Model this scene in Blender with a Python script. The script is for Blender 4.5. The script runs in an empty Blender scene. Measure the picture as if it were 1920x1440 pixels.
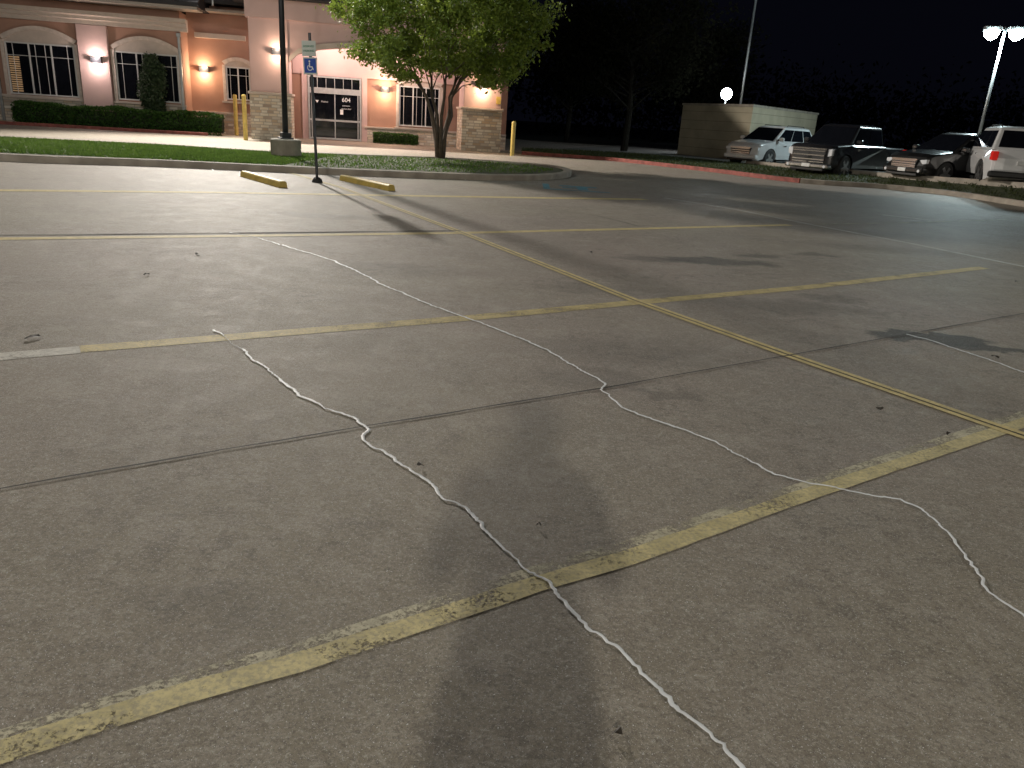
import bpy, bmesh, math, random
import numpy as np
from mathutils import Vector, Matrix
random.seed(7); rng=np.random.default_rng(7)
SC=bpy.context.scene; COL=SC.collection
SC.view_settings.view_transform='Standard'; SC.view_settings.look='None'; SC.view_settings.exposure=0
# ---------------------------------------------------------------- camera calibration (phone held at chest height)
F=1442.0; H=1.45
n=Vector((0.065,-1,-498/F)).normalized()
fw=(Vector((0,0,1))-n*n.z).normalized(); rt=fw.cross(n)
M=Matrix((rt,fw,n)); C=Vector((0,0,H))
def ray(px,py): return M@Vector((px-960,py-720,F))
def G(px,py,z=0.0):
    r=ray(px,py); t=(z-H)/r.z; return C+r*t
def P(px,py,zc): return C+ray(px,py)*(zc/F)
cd=bpy.data.cameras.new('camera'); cam=bpy.data.objects.new('camera',cd); COL.objects.link(cam)
cd.sensor_width=36; cd.lens=F/1920*36; cd.clip_end=2000; cd.clip_start=0.05
R=Matrix((M@Vector((1,0,0)),M@Vector((0,-1,0)),M@Vector((0,0,-1)))).transposed()
cam.matrix_world=Matrix.Translation(C)@R.to_4x4(); SC.camera=cam
# ---------------------------------------------------------------- helpers
def newmat(name):
    m=bpy.data.materials.new(name); m.use_nodes=True; nt=m.node_tree
    return m,nt,nt.nodes,nt.links,nt.nodes['Principled BSDF']
def mat(name,col,rough=0.6,metal=0.0,var=0.15,scale=6.0,bump=0.0,bscale=60,emit=None,es=0,spec=0.5,trans=0,coat=0):
    m,nt,N,K,b=newmat(name)
    tc=N.new('ShaderNodeTexCoord')
    nz=N.new('ShaderNodeTexNoise'); nz.inputs['Scale'].default_value=scale; nz.inputs['Detail'].default_value=6
    K.new(tc.outputs['Object'],nz.inputs['Vector'])
    mx=N.new('ShaderNodeMix'); mx.data_type='RGBA'
    mx.inputs[6].default_value=tuple(c*(1-var) for c in col)+(1,); mx.inputs[7].default_value=tuple(min(1,c*(1+var)) for c in col)+(1,)
    rp=N.new('ShaderNodeMapRange'); rp.inputs[1].default_value=.3; rp.inputs[2].default_value=.7
    K.new(nz.outputs['Fac'],rp.inputs[0]); K.new(rp.outputs[0],mx.inputs[0]); K.new(mx.outputs[2],b.inputs['Base Color'])
    b.inputs['Roughness'].default_value=rough; b.inputs['Metallic'].default_value=metal
    b.inputs['Specular IOR Level'].default_value=spec
    if coat: b.inputs['Coat Weight'].default_value=coat
    if bump:
        n2=N.new('ShaderNodeTexNoise'); n2.inputs['Scale'].default_value=bscale; n2.inputs['Detail'].default_value=5
        K.new(tc.outputs['Object'],n2.inputs['Vector'])
        bp=N.new('ShaderNodeBump'); bp.inputs['Strength'].default_value=bump; bp.inputs['Distance'].default_value=.02
        K.new(n2.outputs['Fac'],bp.inputs['Height']); K.new(bp.outputs[0],b.inputs['Normal'])
    if emit: b.inputs['Emission Color'].default_value=(*emit,1); b.inputs['Emission Strength'].default_value=es
    return m
def obj(name,verts,faces,m,parent=None,smooth=False,mats=None,**k):
    me=bpy.data.meshes.new(name); me.from_pydata([tuple(v) for v in verts],[],faces); me.update()
    return wrap(name,me,m,parent,smooth,**k)
def wrap(name,me,m,parent=None,smooth=False,**k):
    o=bpy.data.objects.new(name,me); COL.objects.link(o)
    if m: me.materials.append(m)
    if parent: o.parent=parent
    if smooth:
        for p in me.polygons: p.use_smooth=True
    for a,b in k.items(): o[a]=b
    return o
def empty(name,loc,rz=0,parent=None,**k):
    o=bpy.data.objects.new(name,None); COL.objects.link(o); o.location=loc; o.rotation_euler=(0,0,rz)
    if parent: o.parent=parent
    for a,b in k.items(): o[a]=b
    return o
class MB:
    def __init__(s): s.v=[]; s.f=[]; s.st=[]
    def mark(s): s.st.append((len(s.v),len(s.f)))
    def box(s,x0,x1,y0,y1,z0,z1):
        s.mark(); b=len(s.v); s.v+=[(x0,y0,z0),(x1,y0,z0),(x1,y1,z0),(x0,y1,z0),(x0,y0,z1),(x1,y0,z1),(x1,y1,z1),(x0,y1,z1)]
        s.f+=[tuple(b+i for i in q) for q in ((0,3,2,1),(4,5,6,7),(0,1,5,4),(1,2,6,5),(2,3,7,6),(3,0,4,7))]; return s
    def tube(s,pts,rad,sides=8,cap=True):
        s.mark(); pts=[Vector(p) for p in pts]; rings=[]
        for i,p in enumerate(pts):
            d=(pts[min(i+1,len(pts)-1)]-pts[max(i-1,0)]).normalized()
            a=d.cross(Vector((0,0,1)) if abs(d.z)<.95 else Vector((1,0,0))).normalized(); b=d.cross(a)
            r=rad[i] if hasattr(rad,'__len__') else rad
            k=len(s.v); rings.append(k)
            for j in range(sides):
                t=2*math.pi*j/sides; s.v.append(tuple(p+a*(r*math.cos(t))+b*(r*math.sin(t))))
        for i in range(len(rings)-1):
            for j in range(sides):
                s.f.append((rings[i]+j,rings[i]+(j+1)%sides,rings[i+1]+(j+1)%sides,rings[i+1]+j))
        if cap:
            s.f.append(tuple(rings[0]+j for j in range(sides))[::-1]); s.f.append(tuple(rings[-1]+j for j in range(sides)))
        return s
    def prism(s,poly,ax,a0,a1):
        s.mark(); b=len(s.v); m=len(poly)
        for a in (a0,a1):
            for p in poly:
                q=list(p); q.insert(ax,a); s.v.append(tuple(q))
        s.f.append(tuple(b+i for i in range(m))); s.f.append(tuple(b+m+i for i in range(m))[::-1])
        for i in range(m): s.f.append((b+i,b+m+i,b+m+(i+1)%m,b+(i+1)%m))
        return s
    def ob(s,name,m,parent=None,smooth=False,bevel=0,**k):
        o=obj(name,s.v,s.f,m,parent,smooth,**k)
        bm=bmesh.new(); bm.from_mesh(o.data); bmesh.ops.recalc_face_normals(bm,faces=bm.faces); bm.to_mesh(o.data); bm.free()
        if smooth:
            for p in o.data.polygons: p.use_smooth=True
        if bevel:
            b=o.modifiers.new('b','BEVEL'); b.width=bevel; b.segments=2; b.limit_method='ANGLE'
        return o
    def each(s,name,m,parent=None,**k):
        e=s.st+[(len(s.v),len(s.f))]
        for (v0,f0),(v1,f1) in zip(e,e[1:]):
            q=MB(); q.v=s.v[v0:v1]; q.f=[tuple(i-v0 for i in f) for f in s.f[f0:f1]]; q.ob(name,m,parent,**k)
def text_mesh(name,txt,size,m,parent,loc,rot,ext=.002,**k):
    cu=bpy.data.curves.new(name,'FONT'); cu.body=txt; cu.size=size; cu.align_x='CENTER'; cu.align_y='CENTER'; cu.extrude=ext
    t=bpy.data.objects.new('tmp',cu); COL.objects.link(t)
    dg=bpy.context.evaluated_depsgraph_get(); me=bpy.data.meshes.new_from_object(t.evaluated_get(dg))
    bpy.data.objects.remove(t); o=wrap(name,me,m,parent,**k); o.location=loc; o.rotation_euler=rot; return o
# ---------------------------------------------------------------- concrete shader
def concrete(name,paint=None):
    """worn broom-finished concrete; paint=(col,wear) lays worn paint (real cut-outs) on top"""
    m,nt,N,K,b=newmat(name)
    geo=N.new('ShaderNodeNewGeometry')
    def noise(sc,det=4,rough=.55,vec=None,dist=0):
        t=N.new('ShaderNodeTexNoise'); t.inputs['Scale'].default_value=sc; t.inputs['Detail'].default_value=det; t.inputs['Roughness'].default_value=rough
        t.inputs['Distortion'].default_value=dist
        K.new(vec or geo.outputs['Position'],t.inputs['Vector']); return t.outputs['Fac']
    def rng_(x,a,c,lo=0,hi=1):
        r=N.new('ShaderNodeMapRange'); r.interpolation_type='SMOOTHSTEP'
        for i,v in zip((1,2,3,4),(a,c,lo,hi)): r.inputs[i].default_value=v
        K.new(x,r.inputs[0]); return r.outputs[0]
    def mix(f,a,c,mode='MIX'):
        x=N.new('ShaderNodeMix'); x.data_type='RGBA'; x.blend_type=mode
        if isinstance(f,float): x.inputs[0].default_value=f
        else: K.new(f,x.inputs[0])
        for i,v in ((6,a),(7,c)):
            if isinstance(v,tuple): x.inputs[i].default_value=(*v,1)
            else: K.new(v,x.inputs[i])
        return x.outputs[2]
    def math_(op,a,c):
        x=N.new('ShaderNodeMath'); x.operation=op
        for i,v in ((0,a),(1,c)):
            if isinstance(v,(int,float)): x.inputs[i].default_value=v
            else: K.new(v,x.inputs[i])
        return x.outputs[0]
    if paint:
        col,wear,dirt=paint
        c=mix(rng_(noise(9,6,.7),.35,.65),tuple(x*.72 for x in col),col)
        c=mix(rng_(noise(60,5,.7),.42,.64,0,dirt),c,(.27,.245,.19))
        K.new(c,b.inputs['Base Color']); b.inputs['Roughness'].default_value=.7
        a=math_('ADD',math_('MULTIPLY',noise(52,7,.85),.7),math_('MULTIPLY',noise(4,3),.45))
        a=rng_(a,wear,wear+.06)
        K.new(a,b.inputs['Alpha'])
        return m
    c=mix(rng_(noise(.16,4),.38,.62),(.270,.238,.178),(.305,.248,.214))
    c=mix(rng_(noise(.8,7,.7),.4,.66,0,.5),c,(.21,.183,.148))
    c=mix(rng_(noise(2.6,9,.8),.50,.58,0,.42),c,(.40,.36,.30))
    zone=rng_(noise(1.1,3,.5),.42,.62)
    c=mix(math_('MULTIPLY',rng_(noise(9,10,.85),.50,.555),math_('ADD',math_('MULTIPLY',zone,.50),.18)),c,(.135,.114,.092))
    c=mix(math_('MULTIPLY',rng_(noise(19,9,.9,dist=.6),.52,.57),math_('ADD',math_('MULTIPLY',zone,-.25),.55)),c,(.46,.42,.36))
    c=mix(rng_(noise(42,7,.9),.51,.57,0,.60),c,(.115,.10,.082))
    c=mix(rng_(noise(75,5,.95),.54,.60,0,.75),c,(.60,.57,.50))
    c=mix(rng_(noise(110,4,.9),.52,.62,0,.75),c,(.07,.06,.05))
    # stains
    sep=geo.outputs['Position']
    wob=N.new('ShaderNodeTexNoise'); wob.inputs['Scale'].default_value=2.6; wob.inputs['Detail'].default_value=7; wob.inputs['Roughness'].default_value=.65; K.new(sep,wob.inputs['Vector'])
    vm=N.new('ShaderNodeVectorMath'); vm.operation='SUBTRACT'; K.new(wob.outputs['Color'],vm.inputs[0]); vm.inputs[1].default_value=(.5,.5,.5)
    vs=N.new('ShaderNodeVectorMath'); vs.operation='SCALE'; K.new(vm.outputs[0],vs.inputs[0]); vs.inputs['Scale'].default_value=.75
    va=N.new('ShaderNodeVectorMath'); va.operation='ADD'; K.new(sep,va.inputs[0]); K.new(vs.outputs[0],va.inputs[1])
    for (px,py,rx,ry,st,soft) in STAINS:
        p=G(px,py)
        mp=N.new('ShaderNodeVectorMath'); mp.operation='SUBTRACT'; K.new(va.outputs[0],mp.inputs[0]); mp.inputs[1].default_value=p
        ms=N.new('ShaderNodeVectorMath'); ms.operation='MULTIPLY'; K.new(mp.outputs[0],ms.inputs[0]); ms.inputs[1].default_value=(1/rx,1/ry,0)
        ln=N.new('ShaderNodeVectorMath'); ln.operation='LENGTH'; K.new(ms.outputs[0],ln.inputs[0])
        c=mix(rng_(ln.outputs['Value'],1+soft,1-soft,0,st),c,(.045,.042,.036))
    # slight traffic polish + sparkle glints painted as near-white, glossier specks
    film=rng_(noise(3.5,8,.8),.48,.60)
    r=math_('ADD',math_('MULTIPLY',film,-.06),.62)
    r=math_('ADD',r,math_('MULTIPLY',noise(60,3),.08))
    sp=rng_(noise(110,2,.95),.645,.675)
    r=math_('SUBTRACT',r,math_('MULTIPLY',sp,.35))
    c=mix(math_('MULTIPLY',sp,.9),c,(.9,.89,.87))
    K.new(c,b.inputs['Base Color']); K.new(r,b.inputs['Roughness']); b.inputs['Specular IOR Level'].default_value=.45
    hsum=math_('ADD',math_('MULTIPLY',noise(130,4,.8),.6),math_('MULTIPLY',noise(24,6,.7),.5))
    bp=N.new('ShaderNodeBump'); bp.inputs['Strength'].default_value=.8; bp.inputs['Distance'].default_value=.012
    K.new(hsum,bp.inputs['Height']); K.new(bp.outputs[0],b.inputs['Normal'])
    return m
STAINS=[(1750,634,.50,.17,.88,.15),(1845,652,.34,.13,.85,.2),(1345,490,.7,.26,.7,.3),(1240,487,.5,.2,.5,.4),(1420,480,.3,.15,.55,.3),(1530,478,.3,.12,.5,.4),(1110,712,.35,.2,.32,.5),
        (380,1140,.22,.08,.22,.7),(760,505,.7,.3,.30,.5),(610,405,.8,.25,.4,.5),(1480,575,.8,.25,.35,.5),(1560,560,.3,.12,.4,.4),(1180,660,.7,.3,.3,.7),(1250,740,.2,.08,.4,.4),(1100,540,.5,.2,.28,.5),(1700,470,1.2,.35,.35,.6),(1650,440,1.6,.4,.3,.6)]
m_conc=concrete('worn_concrete')
m_yel=concrete('worn_yellow_paint',((.62,.51,.22),.475,.55))
m_yelf=concrete('thin_yellow_paint',((.68,.56,.25),.43,.35))
m_yel2=concrete('faded_yellow_paint',((.64,.56,.29),.465,.6))
m_yel3=concrete('old_whitish_paint',((.60,.56,.41),.535,.5))
m_wht=concrete('worn_white_paint',((.66,.64,.58),.47,.4))
m_blu=concrete('faded_blue_paint',((.10,.34,.46),.48,.3))
m_seal=mat('crack_sealant',(.76,.78,.80),.5,var=.12,scale=20,bump=.2)
m_joint=mat('joint_filler',(.035,.032,.028),.8)
m_kerb=mat('kerb_concrete',(.34,.30,.25),.8,var=.25,scale=3,bump=.3)
m_red=mat('red_kerb_paint',(.26,.075,.06),.7,var=.4,scale=5)
m_ydev=mat('yellow_safety_paint',(.62,.46,.12),.5,var=.2,scale=7,bump=.15)
m_grassbase=mat('grass_soil',(.04,.05,.02),.9,var=.4,scale=3)
m_soil=mat('dark_earth',(.02,.022,.014),.95,var=.3,scale=.5)
m_metal=mat('grey_metal',(.30,.31,.31),.45,.7,var=.1)
m_dark=mat('dark_bronze_paint',(.035,.038,.045),.4,.3,var=.1)
m_black=mat('black_rubber',(.02,.02,.02),.75,var=.2)
m_stucco_t=mat('tan_stucco',(.37,.215,.160),.85,var=.10,scale=1.2,bump=.25,bscale=90)
m_stucco_p=mat('pale_pink_stucco',(.58,.415,.395),.85,var=.06,scale=1.2,bump=.25,bscale=90)
m_trim=mat('cream_trim',(.48,.41,.36),.7,var=.06)
m_white=mat('white_frame',(.55,.55,.55),.45,var=.04)
m_glass=mat('window_glass',(.006,.007,.010),.05,var=.2,spec=.6)
m_roof=mat('roof_metal',(.05,.05,.055),.85,0,var=.1,spec=.1)
m_soffit=mat('soffit_panel',(.36,.32,.29),.7,var=.06)
m_signg=mat('sign_white',(.55,.60,.56),.4,var=.08)
m_green=mat('sign_green',(.02,.20,.10),.4,var=.05)
m_blue=mat('sign_blue',(.015,.07,.38),.35,var=.05)
m_wsym=mat('sign_symbol_white',(.8,.8,.8),.4,var=.02)
m_warm=mat('warm_lamp_glass',(.9,.8,.6),.4,emit=(1,.72,.40),es=22)
m_cool=mat('cool_lamp_glass',(.9,.95,1),.4,emit=(.72,.96,1),es=160)
m_cool2=mat('flood_lamp_glass',(.9,.95,1),.4,emit=(.85,.95,1),es=200)
# stone veneer
def stone():
    m,nt,N,K,b=newmat('stone_veneer')
    tc=N.new('ShaderNodeTexCoord'); ad=N.new('ShaderNodeSeparateXYZ'); K.new(tc.outputs['Object'],ad.inputs[0])
    s=N.new('ShaderNodeMath'); s.operation='ADD'; K.new(ad.outputs[0],s.inputs[0]); K.new(ad.outputs[1],s.inputs[1])
    cb=N.new('ShaderNodeCombineXYZ'); K.new(s.outputs[0],cb.inputs[0]); K.new(ad.outputs[2],cb.inputs[1])
    br=N.new('ShaderNodeTexBrick'); K.new(cb.outputs[0],br.inputs['Vector'])
    br.inputs['Scale'].default_value=1; br.inputs['Brick Width'].default_value=.34; br.inputs['Row Height'].default_value=.115
    br.inputs['Mortar Size'].default_value=.012; br.offset=.37; br.squash=.7; br.squash_frequency=3
    br.inputs['Color1'].default_value=(0,0,0,1); br.inputs['Color2'].default_value=(1,1,1,1); br.inputs['Mortar'].default_value=(.5,.5,.5,1)
    cr=N.new('ShaderNodeValToRGB'); K.new(br.outputs['Color'],cr.inputs[0])
    e=cr.color_ramp.elements; e[0].color=(.44,.32,.22,1); e[1].color=(.72,.67,.58,1)
    for p,c in ((.2,(.62,.51,.38)),(.45,(.70,.64,.55)),(.6,(.36,.28,.22)),(.8,(.64,.58,.50))):
        x=e.new(p); x.color=(*c,1)
    mx=N.new('ShaderNodeMix'); mx.data_type='RGBA'; K.new(br.outputs['Fac'],mx.inputs[0]); K.new(cr.outputs[0],mx.inputs[6]); mx.inputs[7].default_value=(.38,.34,.29,1)
    K.new(mx.outputs[2],b.inputs['Base Color']); b.inputs['Roughness'].default_value=.85
    bp=N.new('ShaderNodeBump'); bp.invert=True; bp.inputs['Strength'].default_value=.8; bp.inputs['Distance'].default_value=.03
    K.new(br.outputs['Fac'],bp.inputs['Height']); K.new(bp.outputs[0],b.inputs['Normal'])
    return m
m_stone=stone()
def leafmat(name,c1,c2,spec=.3):
    m,nt,N,K,b=newmat(name)
    g=N.new('ShaderNodeNewGeometry'); nz=N.new('ShaderNodeTexNoise'); nz.inputs['Scale'].default_value=3.5; nz.inputs['Detail'].default_value=8; nz.inputs['Roughness'].default_value=.8
    K.new(g.outputs['Position'],nz.inputs['Vector'])
    r=N.new('ShaderNodeMapRange'); r.inputs[1].default_value=.35; r.inputs[2].default_value=.65; K.new(nz.outputs['Fac'],r.inputs[0])
    mx=N.new('ShaderNodeMix'); mx.data_type='RGBA'; K.new(r.outputs[0],mx.inputs[0]); mx.inputs[6].default_value=(*c1,1); mx.inputs[7].default_value=(*c2,1)
    K.new(mx.outputs[2],b.inputs['Base Color']); b.inputs['Roughness'].default_value=.5; b.inputs['Specular IOR Level'].default_value=spec
    t=N.new('ShaderNodeBsdfTranslucent'); K.new(mx.outputs[2],t.inputs['Color'])
    ms=N.new('ShaderNodeMixShader'); ms.inputs[0].default_value=.4; K.new(b.outputs[0],ms.inputs[1]); K.new(t.outputs[0],ms.inputs[2])
    K.new(ms.outputs[0],N['Material Output'].inputs['Surface']); return m
m_leaf=leafmat('tree_leaves',(.08,.14,.018),(.24,.30,.05))
m_hedge=leafmat('hedge_leaves',(.03,.08,.015),(.07,.16,.03))
m_dleaf=leafmat('dimmed_leaves',(.008,.009,.006),(.018,.018,.011),0)  # leaf colour taken near black to stand in for missing light
m_grass=leafmat('grass_blades',(.06,.12,.02),(.14,.23,.045))
m_bark=mat('bark',(.10,.075,.055),.85,var=.3,scale=8,bump=.4)
m_dbark=mat('dimmed_bark',(.022,.02,.017),.9,var=.3,scale=8,spec=0)  # bark copy painted darker so the far trees look unlit
def leaves(pts,size,jit=.5):
    """numpy leaf quads (elongated, random orientation)"""
    k=len(pts); a=rng.normal(size=(k,3)); a/=np.linalg.norm(a,axis=1)[:,None]
    b=rng.normal(size=(k,3)); b-=a*(a*b).sum(1)[:,None]; b/=np.linalg.norm(b,axis=1)[:,None]
    s=size*(1+jit*rng.uniform(-1,1,(k,1)))
    v=np.stack([pts-a*s,pts+b*s*.5,pts+a*s,pts-b*s*.5],1).reshape(-1,3)
    f=np.arange(4*k).reshape(-1,4)
    return v,f
def mesh_np(name,v,f):
    me=bpy.data.meshes.new(name); k=f.shape[1]
    me.vertices.add(len(v)); me.vertices.foreach_set('co',v.astype(np.float32).ravel())
    me.loops.add(f.size); me.loops.foreach_set('vertex_index',f.astype(np.int32).ravel())
    me.polygons.add(len(f)); me.polygons.foreach_set('loop_start',(np.arange(len(f))*k).astype(np.int32)); me.polygons.foreach_set('loop_total',np.full(len(f),k,np.int32))
    me.update(calc_edges=True); me.validate(); return me
# ---------------------------------------------------------------- ground
obj('ground',[(-400,-200,-.03),(400,-200,-.03),(400,700,-.03),(-400,700,-.03)],[(0,1,2,3)],m_soil,kind='structure')
obj('parking_lot',[(-60,-40,0),(70,-40,0),(70,60,0),(-60,60,0)],[(0,1,2,3)],m_conc,kind='structure')
def ribbon(name,pts,w,z,m,seg=1,jit=0,wj=0,**k):
    pts=[Vector((p[0],p[1],0)) for p in pts]; q=[]
    for a,b in zip(pts,pts[1:]):
        L_=(b-a).length; c=max(1,int(L_/seg))
        for i in range(c): q.append(a.lerp(b,i/c))
    q.append(pts[-1])
    if jit:
        for i in range(1,len(q)-1): q[i]=q[i]+Vector((random.gauss(0,jit),random.gauss(0,jit),0))
    V=[];Fc=[]
    for i,p in enumerate(q):
        d=(q[min(i+1,len(q)-1)]-q[max(i-1,0)]).normalized(); nn=Vector((-d.y,d.x,0)); ww=w*(1+random.uniform(-wj,wj))/2
        V+= [(p+nn*ww)+Vector((0,0,z)),(p-nn*ww)+Vector((0,0,z))]
        if i: Fc.append((2*i-2,2*i-1,2*i+1,2*i))
    return obj(name,V,Fc,m,kind='structure',**k)
def GL(l): return [G(x,y) for x,y in l]
# stall lines
l4=[(-100,1452),(0,1412),(350,1300),(560,1243),(860,1145),(1000,1098),(1180,1046),(1500,932),(1880,806),(2000,766)]
ribbon('parking_line',GL(l4),.085,.003,m_yel2,seg=.1,wj=.05)
l4b=[(x,y-19 if x<1200 else y-14) for x,y in l4]
ribbon('old_parking_line',GL(l4b),.09,.0015,m_yel3,seg=.1,wj=.05)
ribbon('parking_line',GL([(150,655),(500,627),(870,597),(1195,567),(1500,540),(1845,502)]),.15,.002,m_yel)
ribbon('parking_line',GL([(-100,678),(0,669),(150,656)]),.15,.002,m_wht)
ribbon('parking_line',GL([(-200,452),(0,448),(500,442),(865,437),(1200,429),(1480,422)]),.16,.003,m_yelf)
ribbon('parking_line',GL([(-200,354),(0,357),(400,361),(690,366),(1000,371),(1210,374)]),.26,.003,m_yelf)
ax=[(530,320),(640,352),(865,436),(1195,566),(1480,667),(1880,805),(2050,862)]
A=GL(ax)
def off(pts,o):
    r=[]
    for i,p in enumerate(pts):
        d=(pts[min(i+1,len(pts)-1)]-pts[max(i-1,0)]).normalized(); r.append(p+Vector((-d.y,d.x,0))*o)
    return r
ribbon('parking_line',off(A,.034),.048,.005,m_yelf); ribbon('parking_line',off(A,-.034),.048,.005,m_yelf)
ribbon('pavement_joint',A,.012,.0065,m_joint)
ribbon('parking_line',GL([(1245,371),(1380,393),(1525,422),(1700,455),(1920,500),(2050,528)]),.08,.003,m_wht)
ribbon('parking_line',GL([(1525,421),(1700,418),(1890,412)]),.09,.006,m_yel3)
ribbon('parking_line',GL([(1655,403),(1745,413)]),.22,.003,m_wht)
ribbon('pavement_joint',GL([(-100,935),(0,918),(330,860),(690,800),(1130,729),(1480,667),(1900,592),(2050,566)]),.012,.0062,m_joint,seg=.2,jit=.002,wj=.35)
ribbon('pavement_joint',GL([(-200,445),(0,442),(500,437),(865,433)]),.045,.006,m_joint,seg=.5,wj=.4)
ribbon('pavement_joint',GL([(1060,397),(1120,405),(1200,425)]),.02,.003,m_joint,seg=.3,jit=.02,wj=.5)
ribbon('pavement_joint',GL([(-50,252),(200,262),(400,277),(700,290)]),.03,.003,m_joint,seg=1)
c1=[(400,620),(430,640),(465,668),(495,690),(525,713),(548,735),(560,745),(620,770),(665,785),(692,803),(683,825),(700,842),(740,860),(790,895),(835,937),(870,955),(900,980),(925,1014),(960,1047),(975,1062),(1030,1092),(1070,1132),(1120,1182),(1160,1210),(1200,1245),(1240,1287),(1280,1332),(1320,1362),(1360,1397),(1395,1438),(1430,1480)]
c2=[(430,437),(480,446),(530,460),(570,472),(625,490),(680,515),(740,545),(800,570),(870,596),(930,618),(990,642),(1050,672),(1090,697),(1133,721),(1129,735),(1180,770),(1230,790),(1290,810),(1340,830),(1400,862),(1450,890),(1500,903),(1560,914),(1610,925),(1690,935),(1730,957),(1780,1002),(1830,1057),(1870,1112),(1925,1155),(1990,1200)]
def seal(pts,w0,w1,gaps=False):
    # thin irregular smear of sealant over a crack
    q=[]; p=GL(pts)
    for a,b in zip(p,p[1:]):
        L_=(b-a).length; c=max(1,int(L_/.012))
        for i in range(c): q.append(a.lerp(b,i/c))
    q.append(p[-1]); nn=len(q); V=[];Fc=[]; wob=0; wv=1; w2=0
    for i,s in enumerate(q):
        wob=.92*wob+random.gauss(0,.0032); w2=.985*w2+random.gauss(0,.0014); wv=.88*wv+.12*random.uniform(-.1,2.1); t=i/nn
        d=(q[min(i+6,nn-1)]-q[max(i-6,0)]).normalized(); m_=Vector((-d.y,d.x,0)); s=s+m_*(wob+w2)
        w=(w0+(w1-w0)*t)*max(.3,wv)*(1.7 if random.random()<.006 else 1)
        if gaps and (math.sin(i*.07)+math.sin(i*.023)>1.1): w*=.15
        for k,(u,z) in enumerate(((-1,.0064),(-.5,.0084),(.5,.0084),(1,.0064))): V.append(s+m_*(u*w/2)+Vector((0,0,z)))
        if i:
            for k in range(3): Fc.append((4*i-4+k,4*i-3+k,4*i+1+k,4*i+k))
    return obj('crack_sealant_line',V,Fc,m_seal,smooth=True,kind='structure')
seal(c1[:5],.017,.010,True); seal(c1[4:],.017,.013); seal(c2[:3],.012,.016,True); seal(c2[2:],.021,.012)
seal([(1700,628),(1760,645),(1850,675),(1930,704),(2000,725)],.013,.011)
seal([(385,300),(392,308),(400,320)],.02,.03); seal([(868,322),(875,330),(872,338)],.03,.03)
# accessible symbol patch on pavement
sy=G(1078,353); V=MB()
V.prism([(-.75,-.75),(.75,-.75),(.75,-.6),(-.6,-.6),(-.6,.75),(-.75,.75)],2,0,.001)
for (x0,x1,y0,y1) in ((-.35,.55,.35,.6),(.05,.3,-.4,.35),(-.3,.05,-.1,.1)):
    V.box(x0,x1,y0,y1,0,.001)
o=V.ob('painted_accessible_symbol',m_blu,kind='structure'); o.location=(sy.x,sy.y,.004)
# ---------------------------------------------------------------- kerbs, grass
def kerb(name,pts,w,h,m,z0=0,**k):
    pts=[Vector(p) for p in pts]; V=[];Fc=[]
    for i,p in enumerate(pts):
        d=(pts[min(i+1,len(pts)-1)]-pts[max(i-1,0)]); d.z=0; d.normalize(); nn=Vector((-d.y,d.x,0))
        for u,z in ((-.5,0),(-.5,h-.02),(-.5+.1,h),(.5-.1,h),(.5,h-.02),(.5,0)):
            V.append(p+nn*(u*w)+Vector((0,0,z+z0)))
        if i:
            for j in range(5): Fc.append((6*i-6+j,6*i-5+j,6*i+1+j,6*i+j))
    mm=len(pts)*6
    Fc.append(tuple(range(6))); Fc.append(tuple(range(mm-6,mm))[::-1])
    return obj(name,V,Fc,m,kind='structure',**k)
def smoothpts(p,k=4):
    r=[]
    for i in range(len(p)-1):
        a=p[max(i-1,0)];b=p[i];c=p[i+1];d=p[min(i+2,len(p)-1)]
        for j in range(k):
            t=j/k; r.append(.5*((2*b)+(c-a)*t+(2*a-5*b+4*c-d)*t*t+(3*b-a-3*c+d)*t**3))
    r.append(p[-1]); return r
front=GL([(-300,276),(0,301),(300,312),(600,326),(850,336),(980,338),(1040,335)])
tip=GL([(1062,330),(1055,323)]); back=GL([(1000,314),(850,304),(700,299),(500,292),(300,279),(0,265),(-300,245)])
isl=smoothpts(front+tip+back)
kerb('kerb',isl,.24,.14,m_kerb)
def poly(name,pts,z,m,**k):
    return obj(name,[(p[0],p[1],z if z is not None else p[2]) for p in pts],[tuple(range(len(pts)))],m,kind='structure',**k)
poly('grass_island_soil',isl,.11,m_grassbase)
def grass(name,poly2,zf,num,hgt,m=m_grass,dens=None):
    P2=np.array([(p[0],p[1]) for p in poly2]); lo=P2.min(0); hi=P2.max(0); out=[]
    xs=P2[:,0]; ys=P2[:,1]; nn=len(P2)
    while len(out)<num:
        q=rng.uniform(lo,hi,(num*2,2)); ins=np.zeros(len(q),bool); j=nn-1
        for i in range(nn):
            cnd=((ys[i]>q[:,1])!=(ys[j]>q[:,1])) & (q[:,0]<(xs[j]-xs[i])*(q[:,1]-ys[i])/(ys[j]-ys[i]+1e-12)+xs[i]); ins^=cnd; j=i
        q=q[ins]
        if dens is not None: q=q[rng.uniform(size=len(q))<dens(q)]
        out+=list(q)
    q=np.array(out[:num]); z=np.array([zf(a,b) for a,b in q])
    base=np.column_stack([q,z]); th=rng.uniform(0,6.28,num); w=.012+.012*rng.uniform(size=num)
    dx=np.column_stack([np.cos(th)*w,np.sin(th)*w,np.zeros(num)])
    top=base+np.column_stack([rng.normal(0,.03,num),rng.normal(0,.03,num),hgt*rng.uniform(.5,1.3,num)])
    v=np.stack([base-dx,base+dx,top],1).reshape(-1,3); f=np.arange(3*num).reshape(-1,3)
    o=wrap(name,mesh_np(name,v,f),m,kind='stuff'); return o
gi=GL([(-300,273),(0,296),(300,308.5),(600,322),(850,332),(1000,333),(1040,326),(990,316),(850,306),(700,300.5),(500,293.5),(300,280.5),(0,266),(-300,247)])
TB=G(825,303)
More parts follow.
